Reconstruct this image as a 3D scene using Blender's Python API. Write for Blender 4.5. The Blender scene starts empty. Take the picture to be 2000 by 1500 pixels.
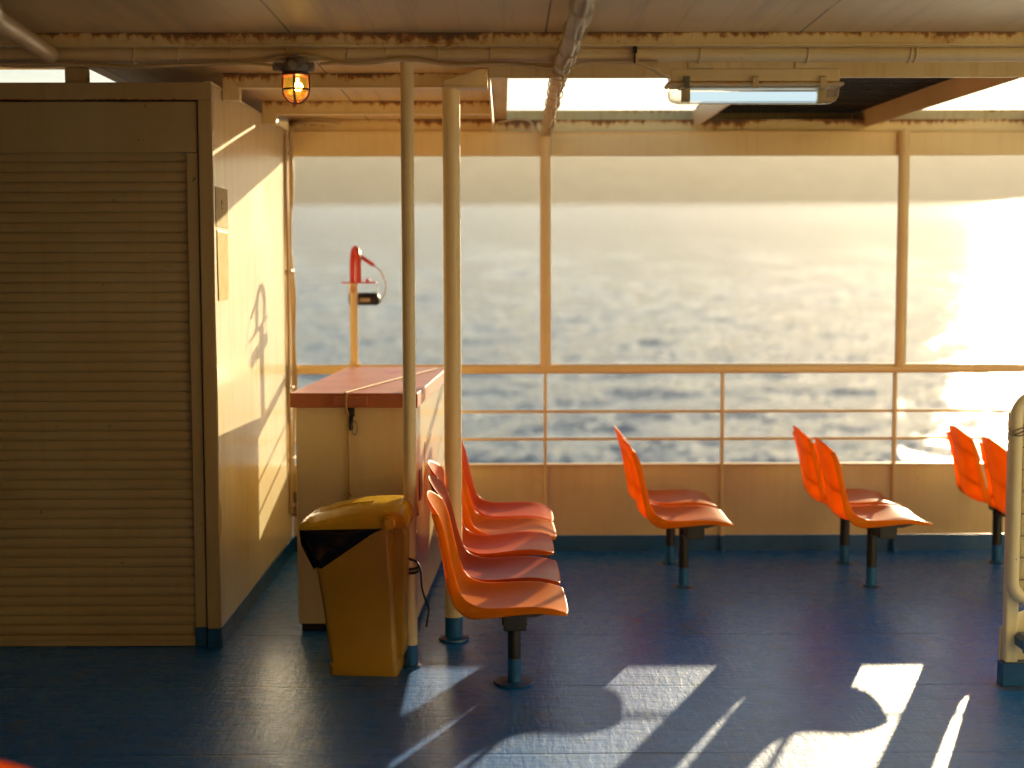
import bpy, math, random
import numpy as np
from mathutils import Vector, Matrix
R = math.radians
random.seed(7)
SC = bpy.context.scene
COL = SC.collection

# ------------------------------------------------------------------ helpers
class MB:
    """collects boxes, tubes, lathes and grids; build() links them as ONE mesh object"""
    def __init__(s):
        s.v = []; s.f = []
    def add(s, verts, faces):
        o = len(s.v)
        s.v += [tuple(p) for p in verts]
        s.f += [tuple(i + o for i in f) for f in faces]
        return s
    def box(s, x0, x1, y0, y1, z0, z1):
        v = [(x0,y0,z0),(x1,y0,z0),(x1,y1,z0),(x0,y1,z0),(x0,y0,z1),(x1,y0,z1),(x1,y1,z1),(x0,y1,z1)]
        return s.add(v, [(3,2,1,0),(4,5,6,7),(0,1,5,4),(1,2,6,5),(2,3,7,6),(3,0,4,7)])
    def bar(s, a, b, w, h, up=(0,0,1)):
        a = Vector(a); b = Vector(b); d = (b - a).normalized()
        sd = d.cross(Vector(up)).normalized(); u = sd.cross(d)
        v = []
        for p in (a, b):
            for i, j in ((-1,-1),(1,-1),(1,1),(-1,1)):
                v.append(p + sd*(i*w/2) + u*(j*h/2))
        return s.add(v, [(3,2,1,0),(4,5,6,7),(0,1,5,4),(1,2,6,5),(2,3,7,6),(3,0,4,7)])
    def tube(s, pts, r, n=12, closed=False):
        P = [Vector(p) for p in pts]; m = len(P)
        rr = r if isinstance(r, (list, tuple)) else [r]*m
        ref = None; v = []; f = []
        for i, p in enumerate(P):
            if closed: t = P[(i+1) % m] - P[i-1]
            else: t = P[min(i+1, m-1)] - P[max(i-1, 0)]
            t.normalize()
            if ref is None:
                ref = Vector((0,0,1)) if abs(t.z) < .9 else Vector((1,0,0))
            a = (ref - t*ref.dot(t)).normalized(); ref = a
            b = t.cross(a)
            for k in range(n):
                an = 2*math.pi*k/n
                v.append(p + (a*math.cos(an) + b*math.sin(an))*rr[i])
        for i in range(m if closed else m-1):
            j = (i+1) % m
            for k in range(n):
                k2 = (k+1) % n
                f.append((i*n+k, i*n+k2, j*n+k2, j*n+k))
        if not closed:
            f.append(tuple(reversed(range(n)))); f.append(tuple((m-1)*n+k for k in range(n)))
        return s.add(v, f)
    def lathe(s, prof, c=(0,0,0), axis='Z', n=32):
        """prof: (radius, height) pairs"""
        v = []; f = []; m = len(prof)
        for r, h in prof:
            for k in range(n):
                a = 2*math.pi*k/n; x, y = r*math.cos(a), r*math.sin(a)
                q = (x, y, h) if axis == 'Z' else ((h, x, y) if axis == 'X' else (y, h, x))
                v.append((q[0]+c[0], q[1]+c[1], q[2]+c[2]))
        for i in range(m-1):
            for k in range(n):
                k2 = (k+1) % n
                f.append((i*n+k, i*n+k2, (i+1)*n+k2, (i+1)*n+k))
        f.append(tuple(reversed(range(n)))); f.append(tuple((m-1)*n+k for k in range(n)))
        return s.add(v, f)
    def prism(s, poly, y0, y1, plane='XZ'):
        """polygon (a,b) pairs extruded along the third axis"""
        n = len(poly)
        def q(a, b, c): return (a, c, b) if plane == 'XZ' else ((c, a, b) if plane == 'YZ' else (a, b, c))
        v = [q(a, b, y0) for a, b in poly] + [q(a, b, y1) for a, b in poly]
        f = [tuple(range(n)), tuple(reversed(range(n, 2*n)))]
        f += [(i, i+n, (i+1) % n + n, (i+1) % n) for i in range(n)]
        return s.add(v, f)
    def grid(s, rows):
        m = len(rows); n = len(rows[0]); v = [p for r in rows for p in r]
        f = [(i*n+j, i*n+j+1, (i+1)*n+j+1, (i+1)*n+j) for i in range(m-1) for j in range(n-1)]
        return s.add(v, f)
    def build(s, name, mat, parent=None, smooth=None, bevel=0, seg=2, solid=0, recalc=True, weld=False):
        me = bpy.data.meshes.new(name)
        me.from_pydata(s.v, [], s.f); me.update()
        if recalc:
            import bmesh
            bm = bmesh.new(); bm.from_mesh(me)
            if weld: bmesh.ops.remove_doubles(bm, verts=bm.verts, dist=1e-5)
            bmesh.ops.recalc_face_normals(bm, faces=bm.faces); bm.to_mesh(me); bm.free()
        if smooth is not None:
            for p in me.polygons: p.use_smooth = True
            me.set_sharp_from_angle(angle=R(smooth))
        me.materials.append(mat)
        o = bpy.data.objects.new(name, me); COL.objects.link(o)
        if parent is not None:
            o.parent = parent
        if solid:
            m = o.modifiers.new('thickness', 'SOLIDIFY'); m.thickness = solid; m.offset = 0
        if bevel:
            m = o.modifiers.new('edge', 'BEVEL'); m.width = bevel; m.segments = seg
            m.limit_method = 'ANGLE'; m.angle_limit = R(40)
        return o

def tag(o, label=None, cat=None, group=None, kind=None):
    if label: o['label'] = label
    if cat: o['category'] = cat
    if group: o['group'] = group
    if kind: o['kind'] = kind
    return o

def thing(name, label, cat, loc=(0,0,0), rz=0, group=None):
    o = bpy.data.objects.new(name, None); COL.objects.link(o)
    o.location = loc; o.rotation_euler = (0, 0, rz); o.empty_display_size = .1
    return tag(o, label, cat, group)

def copy_tree(o, parent=None):
    c = o.copy(); COL.objects.link(c)
    if parent is not None: c.parent = parent
    for ch in list(o.children): copy_tree(ch, c)
    return c

def spline(pts, n=8):
    """Catmull-Rom through points (any dimension)"""
    P = [np.array(p, float) for p in pts]; out = []
    for i in range(len(P)-1):
        p0 = P[i-1] if i else 2*P[0]-P[1]; p1 = P[i]; p2 = P[i+1]
        p3 = P[i+2] if i+2 < len(P) else 2*P[-1]-P[-2]
        for k in range(n):
            t = k/n
            out.append(tuple(.5*((2*p1)+(-p0+p2)*t+(2*p0-5*p1+4*p2-p3)*t*t+(-p0+3*p1-3*p2+p3)*t**3)))
    out.append(tuple(P[-1]))
    return out

# ------------------------------------------------------------------ materials
class NT:
    def __init__(s, name):
        s.m = bpy.data.materials.new(name); s.m.use_nodes = True
        s.t = s.m.node_tree; s.t.nodes.clear()
        s.out = s.n('ShaderNodeOutputMaterial')
    def n(s, typ, **kw):
        nd = s.t.nodes.new(typ)
        for k, v in kw.items(): setattr(nd, k, v)
        return nd
    def link(s, a, b): s.t.links.new(a, b)
    def setv(s, sock, v):
        if hasattr(v, 'is_linked') or isinstance(v, bpy.types.NodeSocket): s.link(v, sock)
        else: sock.default_value = v
    def math(s, op, a, b=None, c=None, clamp=False):
        nd = s.n('ShaderNodeMath', operation=op); nd.use_clamp = clamp
        s.setv(nd.inputs[0], a)
        if b is not None: s.setv(nd.inputs[1], b)
        if c is not None: s.setv(nd.inputs[2], c)
        return nd.outputs[0]
    def pos(s):
        return s.n('ShaderNodeNewGeometry').outputs['Position']
    def obj(s):
        return s.n('ShaderNodeTexCoord').outputs['Object']
    def mapping(s, vec, scale=(1,1,1), rot=(0,0,0), loc=(0,0,0)):
        nd = s.n('ShaderNodeMapping'); s.link(vec, nd.inputs['Vector'])
        nd.inputs['Scale'].default_value = scale; nd.inputs['Rotation'].default_value = rot
        nd.inputs['Location'].default_value = loc
        return nd.outputs[0]
    def noise(s, vec, scale, detail=4, rough=.55, dist=0):
        nd = s.n('ShaderNodeTexNoise'); s.link(vec, nd.inputs['Vector'])
        nd.inputs['Scale'].default_value = scale; nd.inputs['Detail'].default_value = detail
        nd.inputs['Roughness'].default_value = rough; nd.inputs['Distortion'].default_value = dist
        return nd.outputs['Fac']
    def ramp(s, fac, stops, interp='LINEAR'):
        nd = s.n('ShaderNodeValToRGB'); nd.color_ramp.interpolation = interp
        e = nd.color_ramp.elements
        while len(e) < len(stops): e.new(.5)
        for el, (p, c) in zip(e, stops):
            el.position = p; el.color = (c, c, c, 1) if isinstance(c, (int, float)) else (*c, 1)
        s.link(fac, nd.inputs[0])
        return nd.outputs[0]
    def mr(s, v, a, b, c=0., d=1.):
        nd = s.n('ShaderNodeMapRange'); s.link(v, nd.inputs[0])
        for i, x in enumerate((a, b, c, d)): nd.inputs[i+1].default_value = x
        return nd.outputs[0]
    def mix(s, fac, a, b):
        nd = s.n('ShaderNodeMix', data_type='RGBA')
        s.setv(nd.inputs[0], fac)
        for i, x in ((6, a), (7, b)):
            if isinstance(x, (tuple, list)): nd.inputs[i].default_value = (*x[:3], 1)
            else: s.link(x, nd.inputs[i])
        return nd.outputs[2]
    def bump(s, h, strength=.2, dist=.01, normal=None):
        nd = s.n('ShaderNodeBump'); s.link(h, nd.inputs['Height'])
        nd.inputs['Strength'].default_value = strength; nd.inputs['Distance'].default_value = dist
        if normal is not None: s.link(normal, nd.inputs['Normal'])
        return nd.outputs[0]
    def bsdf(s, col, rough=.5, normal=None, spec=.5, metal=0., **kw):
        b = s.n('ShaderNodeBsdfPrincipled')
        if isinstance(col, (tuple, list)): b.inputs['Base Color'].default_value = (*col[:3], 1)
        else: s.link(col, b.inputs['Base Color'])
        s.setv(b.inputs['Roughness'], rough); s.setv(b.inputs['Metallic'], metal)
        b.inputs['Specular IOR Level'].default_value = spec
        if normal is not None: s.link(normal, b.inputs['Normal'])
        for k, v in kw.items(): s.setv(b.inputs[k.replace('_', ' ')], v)
        return b
    def done(s, sh):
        s.link(sh.outputs[0] if hasattr(sh, 'outputs') else sh, s.out.inputs['Surface'])
        return s.m

CREAM = (.86, .71, .39)
def paint(name, col=CREAM, rough=.32, rust=(), grime=.25, streak=.15, wave=.25, chips=.73):
    """old ship paint. rust: list of (z_top, drop, amount, drip) world heights below which rust gathers"""
    t = NT(name); p = t.pos()
    n1 = t.noise(p, 2.3, 5); n2 = t.noise(t.mapping(p, (26, 26, 1.6)), 1.0, 4)
    n3 = t.noise(p, 38, 3)
    dk = tuple(c*m for c, m in zip(col, (.80, .70, .52)))
    c = t.mix(t.math('MULTIPLY', t.ramp(n1, [(.38, 0.), (.72, 1.)]), grime*2, clamp=True), col, dk)
    c = t.mix(t.math('MULTIPLY', t.ramp(n2, [(.5, 0.), (.75, 1.)]), streak*2, clamp=True), c, (col[0]*.8, col[1]*.62, col[2]*.35))
    h = t.math('ADD', t.math('MULTIPLY', n3, .35), t.math('MULTIPLY', t.noise(p, 6, 2), wave*6))
    rr = t.math('ADD', rough-.06, t.math('MULTIPLY', n1, .16))
    if chips:   # small dents and chipped specks
        sp = t.ramp(t.noise(p, 23, 3, .7), [(chips, 0.), (chips+.03, 1.)])
        c = t.mix(t.math('MULTIPLY', sp, .7), c, (.10, .045, .02))
    sep = t.n('ShaderNodeSeparateXYZ'); t.link(p, sep.inputs[0]); z = sep.outputs[2]
    for (zt, drop, amt, drip) in rust:
        fall = t.math('MULTIPLY', t.mr(z, zt-drop, zt), t.math('LESS_THAN', z, zt+.004))
        nz = t.noise(t.mapping(p, (34, 34, 34*(1-drip)+3)), 1.0, 6, .62)
        wide = t.noise(t.mapping(p, (2.1, 2.1, .5), loc=(3.7*zt, 0, 0)), 1.0, 2)
        k = t.math('ADD', t.math('ADD', t.math('MULTIPLY', t.math('POWER', fall, 1.8), .46), nz), t.math('MULTIPLY', wide, 1.1))
        k = t.math('ADD', k, amt-1.75)
        mk = t.math('MULTIPLY', t.math('MULTIPLY', k, 5, clamp=True), t.math('GREATER_THAN', fall, .001))
        rc = t.ramp(k, [(.0, (.78, .46, .07)), (.09, (.64, .27, .025)), (.2, (.32, .10, .015)), (.38, (.11, .04, .014))])
        c = t.mix(t.math('MULTIPLY', mk, .9), c, rc)
        rr = t.math('ADD', rr, t.math('MULTIPLY', mk, .35), clamp=True)
        h = t.math('SUBTRACT', h, t.math('MULTIPLY', mk, .8))
    return t.done(t.bsdf(c, rr, t.bump(h, .22, .004)))

def simple(name, col, rough=.45, var=.2, scale=14, bump=.08, spec=.5, metal=0., **kw):
    t = NT(name); p = t.obj()
    n = t.noise(p, scale, 5)
    c = t.mix(t.ramp(n, [(.35, 0.), (.7, 1.)]), col, tuple(x*(1-var) for x in col))
    return t.done(t.bsdf(c, t.math('ADD', rough-.06, t.math('MULTIPLY', n, .12)), t.bump(t.noise(p, scale*6, 3), bump, .003), spec, metal, **kw))

M = {}
M['cream'] = paint('cream_paint')
M['cream_clean'] = paint('cream_paint_tidy', (.88, .74, .42), .30, grime=.15, streak=.1, wave=.15)
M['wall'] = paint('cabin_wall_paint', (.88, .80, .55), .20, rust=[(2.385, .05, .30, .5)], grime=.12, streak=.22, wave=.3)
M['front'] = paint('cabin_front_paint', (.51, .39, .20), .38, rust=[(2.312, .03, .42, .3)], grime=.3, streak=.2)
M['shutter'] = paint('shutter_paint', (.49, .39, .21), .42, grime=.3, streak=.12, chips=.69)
M['header'] = paint('header_paint', (.90, .71, .36), .36, rust=[(2.442, .07, .47, .75)], grime=.2, streak=.12)
M['beam'] = paint('beam_paint', (.86, .69, .35), .38, rust=[(2.452, .06, .55, .35)], grime=.35)
M['coaming'] = paint('coaming_paint', (.80, .65, .35), .40, rust=[(2.53, .06, .3, .6)], grime=.35, streak=.35)
M['coaming2'] = paint('skylight_beam_paint', (.82, .58, .30), .38, grime=.2)
M['pipe'] = paint('pipe_paint', (.78, .63, .36), .34, grime=.3, streak=.1, wave=.1)
M['post'] = paint('post_paint', (.88, .72, .40), .26, grime=.2, streak=.12, wave=.1)
M['rail'] = paint('rail_paint', (.86, .64, .32), .30, grime=.2, streak=.08, wave=.1)
M['bulwark'] = paint('bulwark_paint', (.82, .63, .34), .28, rust=[(.502, .02, .30, .3)], grime=.2, streak=.12, wave=.2)
M['boxbody'] = paint('box_paint', (.82, .68, .38), .17, grime=.2, streak=.15, wave=.12, chips=False)
M['blue'] = simple('blue_kick_paint', (.008, .10, .30), .30, .35, 9, .15)
M['black'] = simple('black_steel', (.018, .016, .014), .38, .3)
M['legblue'] = simple('blue_leg_paint', (.012, .13, .36), .30, .3)
M['lid'] = simple('brown_red_lid', (.56, .17, .07), .42, .25, 5, .1)
M['lidpale'] = M['lid']
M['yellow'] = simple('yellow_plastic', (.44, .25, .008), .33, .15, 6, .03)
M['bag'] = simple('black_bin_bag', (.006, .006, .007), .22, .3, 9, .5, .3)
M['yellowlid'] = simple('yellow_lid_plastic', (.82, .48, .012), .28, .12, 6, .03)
M['redpaint'] = simple('red_bracket_paint', (.68, .05, .012), .32, .15)
M['rubber'] = simple('black_rubber', (.015, .014, .014), .55, .2)
M['rope'] = simple('pale_rope', (.62, .40, .16), .7, .3, 80, .4)
M['cable'] = paint('painted_cable', (.64, .48, .25), .45, grime=.4, streak=.1, wave=.3)
M['darkwall'] = simple('cream_bulkhead', (.82, .66, .38), .5)
M['steel'] = simple('dull_steel', (.30, .28, .25), .38, .4, 30, .1, .5, .8)
M['castgrey'] = simple('grey_cast_metal', (.34, .28, .22), .5, .5, 30, .3, .5, .2)
M['cagered'] = simple('dark_red_cage', (.20, .025, .015), .38, .3, 30, .1)
M['greyplate'] = simple('grey_painted_plate', (.40, .37, .31), .5, .3)

def orange(name, col, trans):
    t = NT(name); p = t.obj()
    n = t.noise(p, 5, 4)
    c = t.mix(t.ramp(n, [(.4, 0.), (.7, 1.)]), col, (col[0]*.9, col[1]*.78, col[2]))
    sc2 = t.ramp(t.noise(t.mapping(p, (7, 90, 40), (0, 0, .25)), 1.0, 5, .7), [(.60, 0.), (.70, 1.)])
    c = t.mix(t.math('MULTIPLY', sc2, .35), c, (col[0], min(1, col[1]*1.9+.03), col[2]+.05))
    c = t.mix(t.math('MULTIPLY', t.ramp(t.noise(p, 30, 5, .7), [(.64, 0.), (.72, 1.)]), .4), c, (col[0]*.35, col[1]*.25, .008))
    scr = t.noise(t.mapping(p, (9, 60, 30), (0, 0, .5)), 1.0, 4, .6)
    b = t.bsdf(c, t.math('ADD', .26, t.math('MULTIPLY', scr, .16)), t.bump(t.noise(p, 120, 2), .03, .002), .5, IOR=1.18)
    tr = t.n('ShaderNodeBsdfTranslucent'); t.link(c, tr.inputs[0])
    mx = t.n('ShaderNodeMixShader'); mx.inputs[0].default_value = trans
    t.link(b.outputs[0], mx.inputs[1]); t.link(tr.outputs[0], mx.inputs[2])
    return t.done(mx.outputs[0])
M['or1'] = orange('orange_plastic', (.96, .335, .006), .50)
M['or2'] = orange('faded_red_orange_plastic', (.55, .085, .010), .24)
M['or3'] = orange('red_orange_plastic', (.84, .16, .008), .36)

# deck paint: blue, brushed on thick, scuffed, welded plate seams every 0.778 m
def deck_mat():
    t = NT('blue_deck_paint'); p = t.pos()
    sep = t.n('ShaderNodeSeparateXYZ'); t.link(p, sep.inputs[0]); X, Y = sep.outputs[0], sep.outputs[1]
    n1 = t.noise(p, 1.7, 5); n2 = t.noise(p, 9, 6, .62)
    st1 = t.noise(t.mapping(p, (5, 42, 5), (0, 0, R(24))), 1.0, 5, .6, .4)
    st2 = t.noise(t.mapping(p, (38, 6, 5), (0, 0, R(-40))), 1.0, 5, .6, .4)
    wob = t.math('MULTIPLY', t.math('SUBTRACT', t.noise(p, 3, 2), .5), .012)
    m = t.math('PINGPONG', t.math('ADD', t.math('SUBTRACT', Y, 5.394-.778*40), wob), .389)
    seam = t.math('MULTIPLY', t.mr(m, 0., .009, 1., 0.), t.ramp(t.noise(t.mapping(p, (1.3, 3, 1)), 1.0, 3), [(.38, .12), (.6, .9)]))
    chip = t.ramp(t.noise(p, 17, 5, .7), [(.66, 0.), (.69, 1.)])
    col = t.mix(t.ramp(n1, [(.35, 0.), (.7, 1.)]), (.002, .16, .60), (.005, .20, .68))
    col = t.mix(t.math('MULTIPLY', t.ramp(n2, [(.5, 0.), (.7, 1.)]), .55), col, (.03, .14, .28))
    col = t.mix(t.math('MULTIPLY', t.ramp(t.noise(p, 3.1, 6, .7), [(.60, 0.), (.72, 1.)]), .5), col, (.16, .12, .06))
    col = t.mix(t.math('MULTIPLY', seam, .6), col, (.01, .014, .018))
    col = t.mix(t.math('MULTIPLY', chip, .5), col, (.07, .13, .17))
    drip = t.ramp(t.noise(p, 41, 3, .5), [(.70, 0.), (.72, 1.)])
    col = t.mix(t.math('MULTIPLY', drip, .6), col, (.30, .33, .34))
    rst = t.ramp(t.math('ADD', t.noise(p, 5.5, 6, .72), t.math('MULTIPLY', t.noise(p, .9, 2), .5)), [(.90, 0.), (.96, 1.)])
    col = t.mix(t.math('MULTIPLY', rst, .4), col, (.20, .10, .04))
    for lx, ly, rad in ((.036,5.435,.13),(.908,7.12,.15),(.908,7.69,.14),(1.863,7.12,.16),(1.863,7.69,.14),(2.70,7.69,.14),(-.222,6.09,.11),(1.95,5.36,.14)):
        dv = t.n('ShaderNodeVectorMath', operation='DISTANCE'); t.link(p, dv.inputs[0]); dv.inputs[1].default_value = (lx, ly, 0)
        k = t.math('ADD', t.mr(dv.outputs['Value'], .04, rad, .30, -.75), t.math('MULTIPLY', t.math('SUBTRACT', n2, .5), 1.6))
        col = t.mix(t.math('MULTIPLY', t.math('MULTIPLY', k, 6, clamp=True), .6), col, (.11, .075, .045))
    ro = t.math('ADD', .16, t.math('ADD', t.math('MULTIPLY', n2, .16), t.math('MULTIPLY', st1, .08)))
    h = t.math('ADD', t.math('MULTIPLY', t.noise(p, 13, 4, .6), .9), t.math('MULTIPLY', st1, .8))
    h = t.math('ADD', h, t.math('MULTIPLY', st2, .65))
    h = t.math('ADD', h, t.math('MULTIPLY', t.noise(p, 75, 4, .6), .22))
    h = t.math('ADD', h, t.math('MULTIPLY', chip, .35))
    h = t.math('SUBTRACT', h, t.math('MULTIPLY', seam, 1.1))
    nb_ = t.bump(h, .45, .008)
    return t.done(t.bsdf(col, .5, nb_, .36, Coat_Weight=.5, Coat_Roughness=ro, Coat_Normal=t.bump(h, .22, .006), Coat_IOR=1.4))
M['deck'] = deck_mat()

def ceiling_mat():
    t = NT('ceiling_panel_paint'); p = t.pos()
    sep = t.n('ShaderNodeSeparateXYZ'); t.link(p, sep.inputs[0]); X = sep.outputs[0]
    n1 = t.noise(p, 2, 5); n2 = t.noise(t.mapping(p, (18, 1.2, 4)), 1., 4)
    m = t.math('PINGPONG', t.math('SUBTRACT', X, .15-.911*40), .4555)
    seam = t.mr(m, .001, .005, 1., 0.)
    m2 = t.math('PINGPONG', X, .0759)
    rib = t.mr(m2, .0, .004, 1., 0.)
    col = t.mix(t.ramp(n1, [(.35, 0.), (.7, 1.)]), (.82, .61, .29), (.74, .52, .23))
    col = t.mix(t.math('MULTIPLY', t.ramp(n2, [(.5, 0.), (.72, 1.)]), .4), col, (.46, .32, .18))
    col = t.mix(t.math('MULTIPLY', seam, .9), col, (.07, .035, .015))
    col = t.mix(t.math('MULTIPLY', rib, .18), col, (.25, .16, .09))
    h = t.math('SUBTRACT', t.math('MULTIPLY', t.noise(p, 5, 3), 1.2), t.math('ADD', seam, t.math('MULTIPLY', rib, .4)))
    return t.done(t.bsdf(col, .42, t.bump(h, .3, .004)))
M['ceiling'] = ceiling_mat()

def sea_mat():
    t = NT('sea_water'); p = t.obj()
    ln = t.n('ShaderNodeVectorMath', operation='LENGTH'); t.link(p, ln.inputs[0])
    d = ln.outputs['Value']
    ro = t.mr(d, 40, 900, .07, .14)
    # wind ripples as a slope field: the two noise channels tilt the normal in x and y
    def slopes(scale, rot, k, sq):
        nd = t.n('ShaderNodeTexNoise'); t.link(t.mapping(p, (1, sq, 1), (0, 0, rot)), nd.inputs['Vector'])
        nd.inputs['Scale'].default_value = scale; nd.inputs['Detail'].default_value = 3.5; nd.inputs['Roughness'].default_value = .62
        v = t.n('ShaderNodeVectorMath', operation='SUBTRACT'); t.link(nd.outputs['Color'], v.inputs[0]); v.inputs[1].default_value = (.5, .5, .5)
        w_ = t.n('ShaderNodeVectorMath', operation='MULTIPLY'); t.link(v.outputs[0], w_.inputs[0]); w_.inputs[1].default_value = (k, k, 0)
        return w_.outputs[0]
    def vadd(a, b):
        v = t.n('ShaderNodeVectorMath', operation='ADD'); t.link(a, v.inputs[0]); t.link(b, v.inputs[1]); return v.outputs[0]
    nrm = t.n('ShaderNodeNewGeometry').outputs['Normal']
    sl_ = vadd(slopes(.8, .35, .34, 1.7), slopes(3.4, -.3, .92, 1.4))
    nz = t.n('ShaderNodeVectorMath', operation='NORMALIZE'); t.link(vadd(nrm, sl_), nz.inputs[0])
    return t.done(t.bsdf((.06, .11, .14), ro, nz.outputs[0], .5, IOR=1.33))
M['sea'] = sea_mat()

# ------------------------------------------------------------------ geometry constants
WY = 8.05          # outboard bulwark and window line
CX, CY = -1.21, 5.97   # corner of the cabin
ZC = 2.45          # underside of the canopy
TILT = math.tan(R(2.8))

# ------------------------------------------------------------------ deck
d = MB()
d.add([(-9,-4,0),(9,-4,0),(9,8.3,0),(-9,8.3,0)], [(0,1,2,3)])
tag(d.build('deck_floor', M['deck']), kind='structure')
for nm, b in (('wall_rear', (-9, 2.6, -4.1, -4, 0, 2.6)), ('wall_left', (-9.1, -9, -4, 8.3, 0, 2.6)), ('wall_added_blocker', (2.5, 2.6, -4, 1.9, 0, 2.37))):  # last wall: added unseen partition, keeps bounced light off the left side
    tag(MB().box(*b).build(nm, M['darkwall']), kind='structure')

tag(MB().box(.2, 2.5, 2.10, 2.18, 0, .80).build('wall_added_bounce', M['cream_clean']), kind='structure')  # added below the view to bounce sun onto header and ceiling
tag(MB().box(3.2, 12, 2.6, 2.7, 0, 4.4).build('wall_added_fill', M['cream_clean']), kind='structure')  # unseen wall added as a sunlit reflector, fills the deck from the right

# ------------------------------------------------------------------ canopy over the deck
can = thing('deck_canopy', 'low cream painted steel canopy with rusty beams over the blue deck', 'canopy', (0, 4, ZC))
can_off = Vector((0, -4, -ZC))
def cpart(mb, name, mat, bevel=.003, **kw):
    o = mb.build(name, mat, can, bevel=bevel, **kw); o.location = can_off; return o
m = MB()
m.box(-9, 2.7, -4, 5.1, ZC, ZC+.05)
m.box(-9, 9, 5.1, 5.775, ZC, ZC+.05)
m.box(-9, .018, 5.775, 6.08, ZC, ZC+.05)
m.box(-1.74, .018, 6.08, 7.645, ZC, ZC+.005)
m.box(-1.74, .018, 7.725, 8.2, ZC, ZC+.005)
m.box(-1.74, -1.05, 7.645, 7.725, ZC, ZC+.005)
m.box(-.42, .018, 7.645, 7.725, ZC, ZC+.005)
cpart(m, 'ceiling_panel', M['ceiling'], 0)
for y, zb, x0, x1 in ((-2.06,2.395,-9,9),(-1.03,2.395,-9,9),(0,2.395,-9,9),(1.03,2.395,-9,9),(2.06,2.395,-9,9),(3.09,2.395,-9,9),
                      (4.12,2.385,-9,9),(5.15,2.402,-9,9),(6.2,2.388,CX+.075,-.062),(7.2,2.384,CX+.075,-.062)):
    x1 = min(x1, 2.7) if y < 5 else x1
    m = MB().box(x0, x1, y, y+.012, zb+.008, ZC-.001).box(x0, x1, y-.004, y+.05, zb, zb+.008)
    cpart(m, 'ceiling_beam', M['beam'], .002)
for y in (6.19, 7.19):
    cpart(MB().box(CX+.004, CX+.074, y, y+.07, 2.335, ZC-.001), 'beam_bracket', M['beam'])
cpart(MB().box(-.065, -.055, 6.113, 8.04, 2.375, ZC-.001), 'girder', M['beam'], .002)
cpart(MB().box(-.06, 9, 5.776, 5.80, 2.373, 2.50), 'inner_coaming', M['coaming'])
# window header: a lower fascia, an upper strip set back, the sloping ledge and the outer coaming
m = MB().box(CX+.002, 9, WY, WY+.035, 2.245, 2.374).box(CX+.002, 9, WY-.012, WY+.036, 2.374, 2.382)
m.box(CX+.002, 9, WY+.016, WY+.036, 2.382, 2.438)
cpart(m, 'window_header', M['header'])
cpart(MB().prism([(WY+.010, 2.4385), (8.31, 2.456), (8.31, 2.464), (WY+.010, 2.446)], .02, 9, 'YZ').prism([(WY+.010, 2.4385), (8.31, 2.442), (8.31, 2.448), (WY+.010, 2.446)], CX, .019, 'YZ'), 'header_ledge', M['header'], 0)
cpart(MB().box(-1.74, 9, 8.311, 8.335, 2.40, 2.527), 'outer_coaming', M['coaming'])
def skybeam(xn, xf):
    m = MB()
    zb, zt = 2.402, 2.500
    v = [(xn,5.801,zb),(xn+.012,5.801,zb),(xf+.012,8.30,zb),(xf,8.30,zb),(xn,5.801,zt),(xn+.012,5.801,zt),(xf+.012,8.30,zt),(xf,8.30,zt)]
    m.add(v, [(3,2,1,0),(4,5,6,7),(0,1,5,4),(1,2,6,5),(2,3,7,6),(3,0,4,7)])
    cpart(m, 'skylight_beam', M['coaming2'], .001)
for a, b in ((1.11, 1.06), (2.17, 2.01), (3.2, 3.05), (4.2, 4.05), (5.3, 5.1)): skybeam(a, b)
m = MB()
m.box(1.11, 2.2, 6.70, 8.309, 2.532, 2.545)
for i in range(5, 48): m.box(.995+i*.025, 1.003+i*.025, 6.72, 8.305, 2.506, 2.531)
for i in range(7): m.box(1.11, 2.2, 6.75+i*.24, 6.757+i*.24, 2.501, 2.5055)
cpart(m, 'grating', simple('dark_grating', (.045, .038, .03), .6, .4), 0)
cpart(MB().box(1.11, 2.22, 5.802, 6.698, 2.501, 2.54), 'hatch_frame', M['coaming'])

# ------------------------------------------------------------------ bulwark and railing
rl = thing('bulwark_railing', 'cream bulwark with open railing and window posts above facing the sea', 'railing', (0, WY, 0))
ro_ = Vector((0, -WY, 0))
def rpart(mb, name, mat, **kw):
    o = mb.build(name, mat, rl, **kw); o.location = ro_; return o
rpart(MB().box(CX+.003, 9, WY, WY+.008, .094, .496), 'bulwark_plate', M['bulwark'])
rpart(MB().box(CX+.003, 9, WY-.003, WY+.009, 0, .093), 'skirting', M['blue'])
rpart(MB().box(CX+.003, 9, WY-.02, WY+.03, .4965, .506), 'cap_strip', M['rail'], bevel=.003)
rpart(MB().box(CX+.003, 9, WY-.02, WY+.04, 1.02, 1.074), 'top_rail', M['rail'], bevel=.018, seg=4)
for z in (.645, .803):
    rpart(MB().tube([(CX+.003, WY+.012, z), (9, WY+.012, z)], .0085, 12), 'mid_rail', M['rail'], smooth=40)
for x in (.232, 1.24, 2.222, 3.23, 4.22, 5.22, 6.22):
    m = MB().box(x-.0085, x+.0085, WY-.018, WY+.024, .507, 1.02)
    m.prism([(WY-.022, .506), (WY-.0035, .506), (WY-.0035, .096), (WY-.045, .096)], x-.010, x+.010, 'YZ')
    rpart(m, 'stanchion', M['rail'], bevel=.002)
    rpart(MB().prism([(WY-.0455, .0955), (WY-.0035, .0955), (WY-.0035, 0), (WY-.07, 0), (WY-.07, .03)], x-.0105, x+.0105, 'YZ'), 'blue_foot', M['blue'], bevel=.002)
for x in (.234, 2.241, 4.24, 6.24):
    rpart(MB().tube([(x, WY+.004-.03, 1.06), (x, WY+.004-.03, 2.379)], .0315, 24), 'window_post', M['rail'], smooth=40)

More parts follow.
